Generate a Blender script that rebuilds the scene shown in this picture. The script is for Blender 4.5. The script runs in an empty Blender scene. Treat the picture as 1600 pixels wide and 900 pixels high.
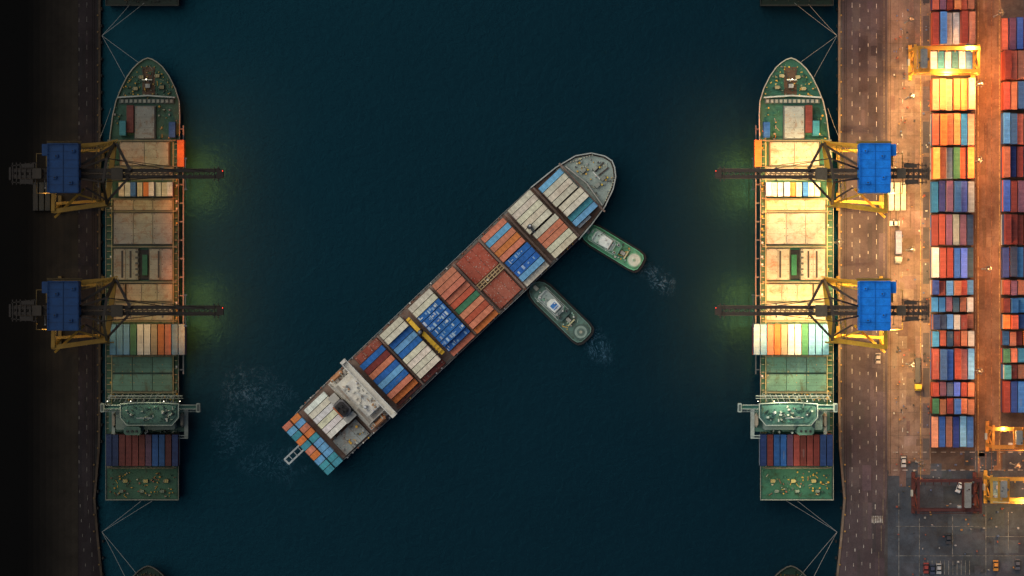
import bpy, math, random
from mathutils import Vector
random.seed(7)
S=0.235; H=1200.0
scene=bpy.context.scene
R=random.random
def U(a,b): return random.uniform(a,b)

# ------------------------------------------------------------------ materials
def newmat(name):
    m=bpy.data.materials.new(name); m.use_nodes=True
    nt=m.node_tree; nt.nodes.clear()
    o=nt.nodes.new('ShaderNodeOutputMaterial'); b=nt.nodes.new('ShaderNodeBsdfPrincipled')
    nt.links.new(b.outputs[0],o.inputs[0])
    return m,nt,b
def N(nt,t,**kw):
    n=nt.nodes.new(t)
    for k,v in kw.items(): setattr(n,k,v)
    return n
def noise(nt,vec,scale,detail=4,rough=.6,dist=0):
    n=N(nt,'ShaderNodeTexNoise'); n.inputs['Scale'].default_value=scale
    n.inputs['Detail'].default_value=detail; n.inputs['Roughness'].default_value=rough
    n.inputs['Distortion'].default_value=dist
    nt.links.new(vec,n.inputs['Vector']); return n.outputs['Fac']
def ramp(nt,fac,a,b,lo=0,hi=1):
    n=N(nt,'ShaderNodeMapRange'); n.inputs['From Min'].default_value=a; n.inputs['From Max'].default_value=b
    n.inputs['To Min'].default_value=lo; n.inputs['To Max'].default_value=hi
    nt.links.new(fac,n.inputs['Value']); return n.outputs[0]
def mix(nt,fac,a,b,mode='MIX'):
    n=N(nt,'ShaderNodeMix',data_type='RGBA',blend_type=mode)
    for sock,v in ((n.inputs[0],fac),(n.inputs[6],a),(n.inputs[7],b)):
        if isinstance(v,(int,float)): sock.default_value=v
        elif isinstance(v,tuple): sock.default_value=(*v,1) if len(v)==3 else v
        else: nt.links.new(v,sock)
    return n.outputs[2]
def math_(nt,op,a,b=None):
    n=N(nt,'ShaderNodeMath',operation=op)
    for i,v in enumerate((a,b)):
        if v is None: continue
        if isinstance(v,(int,float)): n.inputs[i].default_value=v
        else: nt.links.new(v,n.inputs[i])
    return n.outputs[0]

def attr_mat(name,dirt=(.09,.05,.03),dirt_amt=.4,lo=.72,hi=1.12,s1=.35,s2=.12,rough=.65,bump=.1,ds=(.52,.72),spec=.2):
    m,nt,b=newmat(name)
    tc=N(nt,'ShaderNodeTexCoord'); v=tc.outputs['Object']
    at=N(nt,'ShaderNodeAttribute',attribute_name='Col')
    n1=noise(nt,v,s1,6,.7); n2=noise(nt,v,s2,8,.75,.6); n3=noise(nt,v,2.2,4,.7)
    f=ramp(nt,n1,.3,.7,lo,hi); g=ramp(nt,n3,.3,.7,.86,1.1); f=math_(nt,'MULTIPLY',f,g)
    c=N(nt,'ShaderNodeVectorMath',operation='SCALE'); nt.links.new(at.outputs['Color'],c.inputs[0]); nt.links.new(f,c.inputs['Scale'])
    d=ramp(nt,n2,ds[0],ds[1],0,dirt_amt)
    dk=mix(nt,1.0,at.outputs['Color'],(min(1,dirt[0]*4),min(1,dirt[1]*4),min(1,dirt[2]*4)),'MULTIPLY')
    col=mix(nt,d,c.outputs[0],dk)
    nt.links.new(col,b.inputs['Base Color'])
    b.inputs['Roughness'].default_value=rough; b.inputs['Specular IOR Level'].default_value=spec
    if bump:
        bp=N(nt,'ShaderNodeBump'); bp.inputs['Strength'].default_value=bump; bp.inputs['Distance'].default_value=.3
        nt.links.new(n3,bp.inputs['Height']); nt.links.new(bp.outputs[0],b.inputs['Normal'])
    return m
STEEL=attr_mat('painted_steel')
DECK=attr_mat('worn_deck_paint',dirt=(.16,.07,.035),dirt_amt=.75,s1=.18,s2=.25,ds=(.5,.66))
ASPH=attr_mat('asphalt',dirt=(.1,.09,.085),dirt_amt=.6,lo=.6,hi=1.35,s1=.05,s2=.09,rough=.9,bump=.15,spec=.1)
CONC=attr_mat('concrete',dirt=(.13,.11,.1),dirt_amt=.75,lo=.5,hi=1.4,s1=.06,s2=.1,rough=.9,bump=.15,ds=(.45,.68),spec=.1)
MARK=attr_mat('road_paint',dirt=(.08,.07,.06),dirt_amt=.95,s1=.4,s2=.5,ds=(.42,.56),rough=.8,spec=.1)
GLASS,nt,b=newmat('dark_window_glass'); b.inputs['Base Color'].default_value=(.01,.02,.03,1)
nz=N(nt,'ShaderNodeTexNoise'); nz.inputs['Scale'].default_value=3; nt.links.new(ramp(nt,nz.outputs['Fac'],.3,.7,.06,.2),b.inputs['Roughness'])
def emit(name,col,st):
    m,nt,b=newmat(name); b.inputs['Base Color'].default_value=(*col,1)
    b.inputs['Emission Color'].default_value=(*col,1); b.inputs['Emission Strength'].default_value=st; return m
LAMPW=emit('lit_lamp_warm',(1,.7,.3),14); LAMPC=emit('lit_lamp_white',(1,.92,.7),4); LAMPR=emit('lit_lamp_red',(1,.05,.02),3)
MATS=[STEEL,DECK,ASPH,CONC,MARK,GLASS,LAMPW,LAMPC,LAMPR]
mSTEEL,mDECK,mASPH,mCONC,mMARK,mGLASS,mLW,mLC,mLR=range(9)

# water
WAT,nt,b=newmat('harbour_water')
tc=N(nt,'ShaderNodeTexCoord'); v=tc.outputs['Object']
w1=noise(nt,v,.012,5,.6,.5); w2=noise(nt,v,.35,6,.65,.4); w3=noise(nt,v,.06,6,.6,1)
base=mix(nt,ramp(nt,w1,.3,.7),(.0030,.0115,.0190),(.0034,.0140,.0225))
base=mix(nt,ramp(nt,w3,.4,.8,0,.35),base,(.0038,.0170,.0260))
fine=noise(nt,v,.8,5,.7,.3)
base=mix(nt,ramp(nt,fine,.5,.8,0,.4),base,(.005,.022,.032))
foamt=None
def blob(px,py,r,amt,ang=0,st=1):
    global foamt
    mp=N(nt,'ShaderNodeMapping',vector_type='TEXTURE'); mp.inputs['Location'].default_value=((px-800)*S,(450-py)*S,0)
    mp.inputs['Rotation'].default_value=(0,0,math.radians(ang)); mp.inputs['Scale'].default_value=(st,1,1)
    nt.links.new(v,mp.inputs['Vector'])
    d=N(nt,'ShaderNodeVectorMath',operation='LENGTH'); nt.links.new(mp.outputs[0],d.inputs[0])
    wob=math_(nt,'ADD',d.outputs['Value'],ramp(nt,w3,.3,.7,-r*S*.5,r*S*.5))
    k=ramp(nt,wob,r*S,0,0,amt)
    foamt=k if foamt is None else math_(nt,'MAXIMUM',foamt,k)
blob(1030,438,24,.95,-35,1.5); blob(936,540,28,.95,-50,1.4); blob(395,620,46,.45,-20,1.5); blob(430,722,38,.35,10,1.9); blob(362,668,30,.38,80,1.6); blob(640,640,18,.2,40,1.6)
fn=noise(nt,v,.15,9,.72,2.8)
ridge=math_(nt,'ABSOLUTE',math_(nt,'SUBTRACT',fn,.5))
line=ramp(nt,ridge,.028,0,0,1)
fn2=noise(nt,v,.5,6,.7,1.5); line=math_(nt,'MULTIPLY',line,ramp(nt,fn2,.4,.6,0,1))
cloud=ramp(nt,noise(nt,v,.12,7,.7,1.2),.48,.75,0,.12)
foam=math_(nt,'MULTIPLY',foamt,math_(nt,'ADD',line,cloud))
base=mix(nt,foam,base,(.12,.27,.40))
nt.links.new(base,b.inputs['Base Color'])
b.inputs['Roughness'].default_value=.3; b.inputs['Specular IOR Level'].default_value=.10
b.inputs['Specular Tint'].default_value=(.08,.7,1,1)
bp=N(nt,'ShaderNodeBump'); bp.inputs['Strength'].default_value=.3; bp.inputs['Distance'].default_value=.5
nt.links.new(w2,bp.inputs['Height']); nt.links.new(bp.outputs[0],b.inputs['Normal'])

# ------------------------------------------------------------------ transforms (plan units -> metres)
def TN(h=0,dx=0,dy=0):
    k=1-h/H
    return lambda x,y:((x+dx-800)*S*k,(450-y-dy)*S*k)
def TM(h=0,dx=0,dy=0):
    k=1-h/H
    return lambda x,y:((1467-x-dx-800)*S*k,(450-y-dy)*S*k)
def TROT(cx,cy,dirx,diry,h=0):
    L=math.hypot(dirx,diry); dx,dy=dirx/L,diry/L; k=1-h/H
    return lambda a,b_:((cx+dx*a-dy*b_-800)*S*k,(450-(cy+dy*a+dx*b_))*S*k)
class MB:
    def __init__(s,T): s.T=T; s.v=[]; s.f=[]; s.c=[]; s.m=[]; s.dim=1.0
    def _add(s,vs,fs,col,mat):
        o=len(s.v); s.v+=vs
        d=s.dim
        col=(col[0]*d,col[1]*d,col[2]*d)  # dim puts darkness of poorly lit areas into the base colour
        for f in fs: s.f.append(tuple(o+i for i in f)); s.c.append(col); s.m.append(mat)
    def loft(s,p0,z0,p1,z1,col,mat=0):
        a=[s.T(*p) for p in p0]; b=[s.T(*p) for p in p1]
        ar=sum(b[i][0]*b[(i+1)%len(b)][1]-b[(i+1)%len(b)][0]*b[i][1] for i in range(len(b)))
        if ar<0: a.reverse(); b.reverse()
        n=len(a)
        s._add([(x,y,z0) for x,y in a]+[(x,y,z1) for x,y in b],
          [tuple(range(n-1,-1,-1)),tuple(range(n,2*n))]+[(i,(i+1)%n,n+(i+1)%n,n+i) for i in range(n)],col,mat)
    def poly(s,p,z0,z1,col,mat=0): s.loft(p,z0,p,z1,col,mat)
    def box(s,x0,y0,x1,y1,z0,z1,col,mat=0,ch=0):
        if x1<x0: x0,x1=x1,x0
        if y1<y0: y0,y1=y1,y0
        p=[(x0,y0),(x1,y0),(x1,y1),(x0,y1)]
        if ch: p=[(x0+ch,y0),(x1-ch,y0),(x1,y0+ch),(x1,y1-ch),(x1-ch,y1),(x0+ch,y1),(x0,y1-ch),(x0,y0+ch)]
        s.poly(p,z0,z1,col,mat)
    def cyl(s,x,y,r,z0,z1,col,mat=0,n=12,r1=None):
        if r1 is None: r1=r
        c=[(math.cos(2*math.pi*i/n),math.sin(2*math.pi*i/n)) for i in range(n)]
        s.loft([(x+r*a,y+r*b) for a,b in c],z0,[(x+r1*a,y+r1*b) for a,b in c],z1,col,mat)
    def beam(s,p,q,w,col,h=None,mat=0):
        h=h or w
        P=Vector((*s.T(p[0],p[1]),p[2])); Q=Vector((*s.T(q[0],q[1]),q[2]))
        d=Q-P
        if d.length<1e-4: return
        d.normalize(); up=Vector((0,0,1)) if abs(d.z)<.95 else Vector((0,1,0))
        x=d.cross(up).normalized(); y=x.cross(d).normalized()
        vs=[]
        for B in (P,Q):
            for a,c in ((-1,-1),(1,-1),(1,1),(-1,1)):
                vs.append(tuple(B+x*(a*w/2)+y*(c*h/2)))
        s._add(vs,[(0,1,2,3),(7,6,5,4),(0,4,5,1),(1,5,6,2),(2,6,7,3),(3,7,4,0)],col,mat)
    def truss(s,p,q,w,t,col,n=8):
        dx,dy=q[0]-p[0],q[1]-p[1]; L=math.hypot(dx,dy); nx,ny=-dy/L*w/2,dx/L*w/2
        A=lambda f,sg:(p[0]+dx*f+nx*sg,p[1]+dy*f+ny*sg,p[2]+(q[2]-p[2])*f)
        s.beam(A(0,1),A(1,1),t,col); s.beam(A(0,-1),A(1,-1),t,col)
        for i in range(n):
            sg=1 if i%2 else -1
            s.beam(A(i/n,sg),A((i+1)/n,-sg),t*.5,col); s.beam(A(i/n,1),A(i/n,-1),t*.5,col)
    def rail(s,pts,z,col,t=.12,h=1.1,step=8,closed=False):
        n=len(pts)
        for i in range(n if closed else n-1):
            a=pts[i]; b=pts[(i+1)%n]
            s.beam((*a,z+h),(*b,z+h),t,col); s.beam((*a,z+h*.5),(*b,z+h*.5),t*.6,col)
            L=math.hypot(b[0]-a[0],b[1]-a[1]); k=max(1,int(L/step))
            for j in range(k):
                x=a[0]+(b[0]-a[0])*j/k; y=a[1]+(b[1]-a[1])*j/k
                s.beam((x,y,z),(x,y,z+h),t,col)
    def obj(s,name,parent=None,loc=None):
        me=bpy.data.meshes.new(name)
        if parent is not None: loc=parent.location
        if loc is None:
            xs=[v[0] for v in s.v]; ys=[v[1] for v in s.v]
            loc=Vector(((min(xs)+max(xs))/2,(min(ys)+max(ys))/2,0))
        me.from_pydata([(v[0]-loc[0],v[1]-loc[1],v[2]-loc[2]) for v in s.v],[],s.f)
        used=sorted(set(s.m)); idx={m:i for i,m in enumerate(used)}
        for m in used: me.materials.append(MATS[m])
        me.polygons.foreach_set('material_index',[idx[m] for m in s.m])
        at=me.color_attributes.new('Col','FLOAT_COLOR','CORNER')
        buf=[]
        for f,c in zip(s.f,s.c): buf+=[c[0],c[1],c[2],1.0]*len(f)
        at.data.foreach_set('color',buf)
        me.update()
        o=bpy.data.objects.new(name,me); scene.collection.objects.link(o)
        if parent is not None: o.parent=parent
        else: o.location=loc
        return o
def empty(name,T,x,y,z=0):
    e=bpy.data.objects.new(name,None); e.location=(*T(x,y),z); e.empty_display_size=2
    scene.collection.objects.link(e); return e
def addlight(name,kind,loc,energy,col,parent=None,size=.6,rot=None,spot=None,blend=.6,sy=None):
    l=bpy.data.lights.new(name,kind); l.energy=energy; l.color=col
    if kind=='AREA':
        l.size=size
        if sy: l.shape='RECTANGLE'; l.size_y=sy
    else: l.shadow_soft_size=size
    if spot: l.spot_size=math.radians(spot); l.spot_blend=blend
    o=bpy.data.objects.new(name,l); scene.collection.objects.link(o)
    if parent is not None: o.parent=parent; o.location=Vector(loc)-parent.location
    else: o.location=loc
    if rot: o.rotation_euler=rot
    return o

# ------------------------------------------------------------------ palette
C=dict(r=(.52,.10,.05),o=(.68,.20,.05),m=(.22,.038,.03),n=(.02,.05,.17),b=(.022,.13,.40),l=(.15,.38,.60),c=(.70,.63,.47),
       w=(.74,.72,.64),g=(.05,.20,.10),t=(.06,.30,.36),k=(.30,.11,.06),y=(.70,.40,.06),e=(.36,.38,.39),a=(.50,.36,.22),s=(.64,.22,.12),p=(.14,.06,.12))
def jit(c,a=.14):
    f=U(1-a,1+a); return tuple(max(0,x*f*U(.95,1.05)) for x in c)
def container(mb,x0,y0,x1,y1,z,tiers,col,axis,lowcol=True,hh=2.6):
    gx,gy=(.75,.9) if axis=='y' else (.9,.6)
    x0+=gx;x1-=gx;y0+=gy;y1-=gy
    for t in range(tiers-1):
        c=jit(random.choice([C['m'],C['b'],C['n'],C['k'],C['r'],C['e']])) if lowcol else jit(col)
        mb.box(x0,y0,x1,y1,z+t*hh,z+(t+1)*hh-.08,c)
    zt=z+(tiers-1)*hh+U(-.02,.02); top=zt+hh
    mb.box(x0,y0,x1,y1,zt,top-.06,col)
    d=tuple(v*.62 for v in col); li=tuple(min(1,v*1.15+.01) for v in col); d2=tuple(v*.86 for v in col)
    if axis=='y':
        mb.box(x0,y0,x1,y0+.9,top-.05,top,d); mb.box(x0,y1-.9,x1,y1,top-.05,top,d)
        mb.box(x0,y0+1,x0+.7,y1-1,top-.05,top-.01,li); mb.box(x1-.7,y0+1,x1,y1-1,top-.05,top-.01,li)
        n=max(4,int((y1-y0)/4))
        for i in range(1,n):
            yy=y0+(y1-y0)*i/n; mb.box(x0+1,yy-.5,x1-1,yy+.5,top-.05,top-.012,d2 if i%2 else li)
    else:
        mb.box(x0,y0,x0+.9,y1,top-.05,top,d); mb.box(x1-.9,y0,x1,y1,top-.05,top,d)
        mb.box(x0+1,y0,x1-1,y0+.7,top-.05,top-.01,li); mb.box(x0+1,y1-.7,x1-1,y1,top-.05,top-.01,li)
        n=max(4,int((x1-x0)/4))
        for i in range(1,n):
            xx=x0+(x1-x0)*i/n; mb.box(xx-.5,y0+1,xx+.5,y1-1,top-.05,top-.012,d2 if i%2 else li)
    if R()<.12:
        fx=U(.15,.6);fy=U(.15,.6)
        mb.box(x0+(x1-x0)*fx,y0+(y1-y0)*fy,x0+(x1-x0)*(fx+.25),y0+(y1-y0)*(fy+.25),top-.05,top+.02,tuple(v*.7+.05 for v in col))
def scatter(mb,x0,y0,x1,y1,z,n,cols,inside=None,smin=1,smax=4,hmax=1.5):
    for _ in range(n):
        for __ in range(20):
            x=U(x0,x1);y=U(y0,y1)
            if inside is None or inside(x,y): break
        else: continue
        c=jit(random.choice(cols)); w=U(smin,smax);h=U(smin,smax)
        k=R()
        if k<.35: mb.cyl(x,y,w/2,z,z+U(.5,hmax),c,n=10)
        elif k<.8: mb.box(x-w/2,y-h/2,x+w/2,y+h/2,z,z+U(.4,hmax),c,ch=min(w,h)*.15)
        else:
            a=U(0,6.28); L=U(3,9)
            mb.beam((x,y,z+.3),(x+math.cos(a)*L,y+math.sin(a)*L,z+.3),.2,c)
def winch(mb,x,y,z,s,col):
    mb.box(x-3*s,y-1.6*s,x+3*s,y+1.6*s,z,z+.3,(.05,.08,.06))
    mb.beam((x-2.4*s,y,z+1),(x+2.4*s,y,z+1),.9*s,col); 
    for k in (-2.6,-.4,2.2): mb.box(x+k*s,y-1.5*s,x+(k+.5)*s,y+1.5*s,z,z+1.8,col)
    mb.box(x+2.6*s,y-.8*s,x+3.8*s,y+.8*s,z,z+1.2,(.3,.3,.25))

# ------------------------------------------------------------------ water
mb=MB(lambda x,y:(x,y)); mb._add([(-5000,-5000,0),(5000,-5000,0),(5000,5000,0),(-5000,5000,0)],[(0,1,2,3)],(0,0,0),0)
o=mb.obj('water',loc=(0,0,0)); o.data.materials.clear(); o.data.materials.append(WAT)

# ------------------------------------------------------------------ docked ship
def pin(poly):
    def f(x,y):
        c=False;n=len(poly)
        for i in range(n):
            a=poly[i];b=poly[i-1]
            if (a[1]>y)!=(b[1]>y) and x<(b[0]-a[0])*(y-a[1])/(b[1]-a[1])+a[0]: c=not c
        return c
    return f
def docked_ship(T,dim,lit=1.0,hullcol=(.02,.035,.04),full=True,mirrored=False):
    par=empty('container_ship',T,1246,440)
    def new(): m=MB(T); m.dim=dim; return m
    out=[(1237,90),(1244,92.5),(1252,98),(1261,107),(1270,120),(1279,138),(1287,158),(1292,180),(1296,210),(1300,250),(1303,300),(1303,782),
         (1189,782),(1189,300),(1188,240),(1187,180),(1188,158),(1194,138),(1204,118),(1214,104),(1222,97),(1230,92)]
    cx,cy=1246,440
    low=[(cx+(x-cx)*.96,cy+(y-cy)*(.985 if y<400 else .99)) for x,y in out]
    h=new(); h.loft(low,-2,out,9,hullcol)
    inn=[(cx+(x-cx)*.975,cy+(y-cy)*.996) for x,y in out]
    h.poly(inn,9,9.06,(.035,.13,.085),mDECK)
    for i in range(len(out)):
        a=out[i];b=out[(i+1)%len(out)]
        if a[1]<=250 and b[1]<=250: h.beam((*a,9.6),(*b,9.6),.35,(.45,.42,.33),h=1.4)
        else: h.rail([a,b],9,(.4,.4,.3),t=.14,step=9)
    h.obj('hull',par)
    d=new(); GR=(.05,.17,.10)
    fore=pin([(1237,96),(1256,108),(1270,128),(1280,150),(1194,150),(1203,126),(1220,103)])
    scatter(d,1192,95,1283,150,9.06,90,[C['y'],(.1,.12,.1),GR,(.6,.4,.1),GR,(.3,.3,.2),(.04,.08,.06)],fore,.8,2.6)
    d.box(1226,104,1246,148,9.06,9.14,(.13,.07,.04),mDECK)
    for x,y in ((1222,118),(1247,120),(1215,136),(1256,138)): winch(d,x,y,9.14,1.3,(.45,.38,.2))
    for sx in (-1,1):
        for k in range(6): d.cyl(1237+sx*(10+k*7),104+k*8,.9,9,10,(.6,.45,.1),n=8); 
    d.cyl(1235,126,1.5,9,19,(.6,.6,.55),n=10,r1=.9); d.beam((1227,126,17),(1243,126,17),.3,(.6,.6,.55))
    d.box(1233,131,1240,137,9,12,(.5,.5,.45)); d.cyl(1235,126,.9,19,19.5,(1,1,1),mLC,n=8)
    for sx in (-1,1): d.beam((1237+sx*4,134,9.4),(1237+sx*9,108,9.4),.45,(.06,.05,.04))
    d.beam((1194,152,10.2),(1237,149,10.2),.5,(.5,.55,.5),h=2.4); d.beam((1237,149,10.2),(1284,152,10.2),.5,(.5,.55,.5),h=2.4)
    d.box(1196,154,1282,161,9,9.9,(.10,.14,.13))
    for i in range(12): d.box(1198+i*7,155,1202+i*7,160,9.9,10.4,(.35,.36,.3))
    scatter(d,1192,163,1222,217,9.06,22,[GR,C['y'],(.3,.3,.25)],None,1,3.5)
    scatter(d,1276,163,1291,217,9.06,12,[GR,C['y'],(.3,.3,.25)],None,1,3.5)
    for x0,x1 in ((1190,1196),(1293,1302)):
        d.box(x0,222,x1,730,9.06,9.14,(.06,.16,.09),mDECK)
        y=224
        while y<730:
            d.box(x0+1,y,x1-1,y+1.2,9.14,10.4,(.35,.32,.18)); y+=U(8,13)
            if R()<.5: d.box(x0+.5,y-4,x0+3,y-1,9.14,U(9.6,11),random.choice([C['y'],C['w'],(.08,.2,.12)]))
    d.beam((1293,222,10.8),(1293,730,10.8),.25,(.5,.45,.2)); d.beam((1197,222,10.8),(1197,730,10.8),.25,(.5,.45,.2))
    d.box(1192,733,1300,780,9.06,9.2,(.04,.14,.08),mDECK)
    scatter(d,1196,737,1296,776,9.2,85,[C['y'],GR,(.1,.12,.1),(.5,.45,.3),C['k'],C['y']],None,.8,3)
    for x in (1208,1240,1272): winch(d,x,752,9.2,1.3,(.5,.4,.15)); winch(d,x+6,768,9.2,1.1,(.3,.35,.25))
    d.rail([(1190,781),(1302,781)],9.2,(.5,.5,.4))
    d.obj('deck_gear',par)
    hc=new(); CR=(.50,.43,.30)
    def hatch(x0,y0,x1,y1,npan,col=CR,z=11.0):
        hc.box(x0-1.5,y0-1.5,x1+1.5,y1+1.5,9.06,10.1,tuple(v*.35 for v in col))
        for i in range(npan):
            a=x0+(x1-x0)*i/npan+.4;b=x0+(x1-x0)*(i+1)/npan-.4
            cc=jit(col,.08); hc.box(a,y0,b,y1,10.1,z,cc,mDECK)
            k=max(2,int((b-a)/10)); kk=max(1,int((y1-y0)/12))
            for p in range(k):
                for q in range(kk+1):
                    xx=a+2+(b-a-4)*p/max(1,k-1); yy=y0+1.2+(y1-y0-2.4)*q/kk
                    hc.box(xx-.6,yy-.6,xx+.6,yy+.6,z,z+.12,(.10,.08,.06) if R()<.7 else (.5,.3,.1))
            for q in range(1,3): 
                yy=y0+(y1-y0)*q/3; hc.box(a+.5,yy-.2,b-.5,yy+.2,z,z+.05,tuple(v*.6 for v in cc))
    hatch(1226,166,1257,216,1,(.36,.37,.34))
    hatch(1204,222,1280,258,2); hatch(1198,262,1290,278,2)
    hatch(1198,312,1290,328,3,(.5,.42,.27)); hatch(1198,333,1290,381,3,(.44,.40,.31))
    hatch(1198,389,1234,437,2,(.44,.39,.29)); hatch(1252,389,1290,437,2,(.44,.39,.29))
    hc.box(1235,390,1251,437,9.1,9.6,(.03,.03,.03)); hc.box(1237,398,1245,430,9.6,11.6,(.03,.15,.07)); 
    for i in range(5): hc.box(1250,392+i*9,1256,395+i*9,11,11.3,(.1,.1,.08))
    for xx in (1218,1262,1275): hc.box(xx,392,xx+3,434,11,11.1,(.06,.05,.04))
    hatch(1198,444,1270,470,3,(.48,.4,.27)); hatch(1272,444,1290,470,1,(.42,.36,.22))
    hatch(1198,474,1290,500,3,(.45,.40,.27))
    hatch(1198,558,1292,582,3,(.11,.24,.18)); hatch(1198,585,1292,611,3,(.12,.26,.19))
    for y in (219,260,280,310,330,385,440.5,472,502,556,613,731):
        hc.box(1192,y-1,1300,y+1,10.6,10.9,(.22,.2,.12)); hc.rail([(1196,y+1.3),(1294,y+1.3)],10.9,(.4,.36,.2),t=.1,step=14)
    hc.obj('hatch_covers',par)
    k=new()
    container(k,1258,163,1270,208,9.4,1,(.20,.05,.04),'y'); container(k,1192,190,1203,216,9.2,2,C['b'],'y',False); container(k,1269,188,1280,213,9.2,2,C['t'],'y',False)
    container(k,1178,218,1190,262,9.1,2,tuple(v*.75 for v in C['o']),'y',False)
    k.box(1180,222,1196,258,8.4,9.05,(.05,.05,.05))
    for i,ch in enumerate('wcwwocbwc'):
        container(k,1195+i*9.6,284,1195+(i+1)*9.6,308,11.1,1+(i%3==0),jit(C[ch]),'y')
    k.box(1180,510,1200,550,9.1,11,(.05,.05,.05))
    for i,ch in enumerate('llsoawwglll'):
        container(k,1175+i*10.7,505,1175+(i+1)*10.7,555,11.1,3,jit(tuple(v*.7 for v in C[ch])),'y')
    for i,ch in enumerate('nmbbpmmmmnn'):
        container(k,1186+i*10.3,677,1186+(i+1)*10.3,728,10,3,jit(tuple(v*.7 for v in C[ch]),.3),'y')
    k.obj('deck_containers',par)
    # superstructure
    s=new(); WH=(.42,.48,.42); TE=(.06,.20,.165)
    s.box(1176,634,1296,674,9.06,14,(.08,.18,.14),ch=3)
    s.box(1190,640,1282,670,14,20,(.20,.27,.23),ch=2)
    s.box(1150,631,1182,637,23,23.4,TE,ch=1); s.box(1272,631,1302,637,23,23.4,TE,ch=1)
    for xa,xb in ((1150,1182),(1272,1302)):
        s.rail([(xa,631),(xb,631)],23.4,WH,t=.28,step=4); s.rail([(xa,637),(xb,637)],23.4,WH,t=.22,step=4)
        s.truss((xa,640,20),(xb,640,20),4,.2,WH,n=6)
    s.poly([(1182,629),(1210,627),(1244,627),(1272,629),(1272,650),(1262,662),(1192,662),(1182,650)],20,24.2,(.12,.25,.21))
    s.poly([(1186,631),(1211,629.5),(1243,629.5),(1268,631),(1268,648),(1258,659),(1196,659),(1186,648)],24.2,24.7,(.07,.18,.15),mDECK)
    for i in range(15): s.box(1187+i*5.5,626.2,1191+i*5.5,627,21.5,23,(.02,.03,.04),mGLASS)
    s.rail([(1182,629),(1210,627),(1244,627),(1272,629),(1272,650),(1262,662),(1192,662),(1182,650)],24.7,WH,t=.28,step=5,closed=True)
    for x in (1152,1300): s.box(x-3,628,x+3,642,23.5,25.6,WH,ch=1); s.box(x-1.6,630,x+1.6,640,25.6,25.8,(.1,.13,.12))
    s.box(1172,638,1178,684,14,14.6,WH); s.box(1286,642,1291,684,14,14.6,WH)
    for yy in (680,684): s.beam((1172,yy,15),(1290,yy,15),.35,WH)
    s.cyl(1232,650,2,24.4,35,WH,n=10,r1=.8); s.beam((1220,650,32),(1244,650,32),.4,WH); s.beam((1224,650,29),(1240,650,29),.4,WH)
    s.cyl(1206,643,3,24.7,27,(.6,.62,.6),n=14,r1=1); s.cyl(1256,646,2.2,24.7,26.5,(.6,.62,.6),n=14,r1=.8)
    s.box(1240,664,1266,677,14,27,(.07,.15,.12),ch=3); 
    for i in range(3): s.cyl(1246+i*7,671,1.8,27,28.5,(.03,.03,.03),n=10)
    for x in (1181,1287):
        s.loft([(x-3,648),(x,644),(x+3,648),(x+3,664),(x,668),(x-3,664)],15,[(x-2,650),(x,647),(x+2,650),(x+2,662),(x,665),(x-2,662)],17.5,(.5,.42,.3) )
    scatter(s,1190,633,1264,656,24.7,50,[WH,TE,(.6,.62,.55),(.06,.08,.07),(.03,.08,.07),(.03,.08,.07)],None,.8,4,2)
    scatter(s,1190,662,1240,676,14.2,30,[WH,TE,C['w'],(.06,.08,.07)],None,1,4.5,4)
    scatter(s,1190,615,1298,627,9.1,40,[WH,TE,C['y'],(.1,.1,.1)],None,1,4,4)
    s.box(1192,615,1298,630,9.06,9.1,(.05,.12,.09),mDECK)
    for i in range(12): s.beam((1194+i*9,616,12),(1198+i*9,627,14),.25,WH)
    s.beam((1180,618,16),(1296,618,16),.35,WH); s.beam((1180,622,14),(1296,622,14),.25,WH)
    for x in (1180,1205,1256,1292): s.cyl(x,625,.6,25.2,25.8,(1,1,1),mLC,n=8)
    s.obj('superstructure',par)
    if full:
        x,y=T(1182,390); 
        addlight('added_water_glow_strip','AREA',(x,y,8.4),lit*9000,(1,.36,.06),par,size=.6,sy=92,rot=(0,math.radians(62 if not mirrored else -62),0))  # invented strip lamp, added to make the glow on the water
        f=new(); f.dim=1; f.box(1181,195,1183,585,8.5,8.8,(.1,.1,.1))  # made-up rail and brackets carrying the added strip lamp
        for q in range(14): f.box(1183,200+q*29,1188,202+q*29,8.6,8.9,(.1,.1,.1))
        f.obj('added_glow_strip_rail',par)
        for (lx,ly,lz,p) in ((1235,116,22,2500),(1215,618,30,5000),(1275,618,30,5000),(1245,690,29,1500),(1245,748,20,2500)):
            x,y=T(lx,ly); addlight('deck_lamp','POINT',(x,y,lz),p*lit,(1,.90,.55),par,size=.4)
    return par

docked_ship(TN(12),1.0,1.0)
docked_ship(TM(12),0.34,.45,mirrored=True)  # left ship's weaker light is darkened into its paint colours
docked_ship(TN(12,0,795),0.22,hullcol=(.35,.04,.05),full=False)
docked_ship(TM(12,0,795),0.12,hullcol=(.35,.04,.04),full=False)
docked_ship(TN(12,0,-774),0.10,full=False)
docked_ship(TM(12,0,-774),0.06,full=False)

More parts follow.
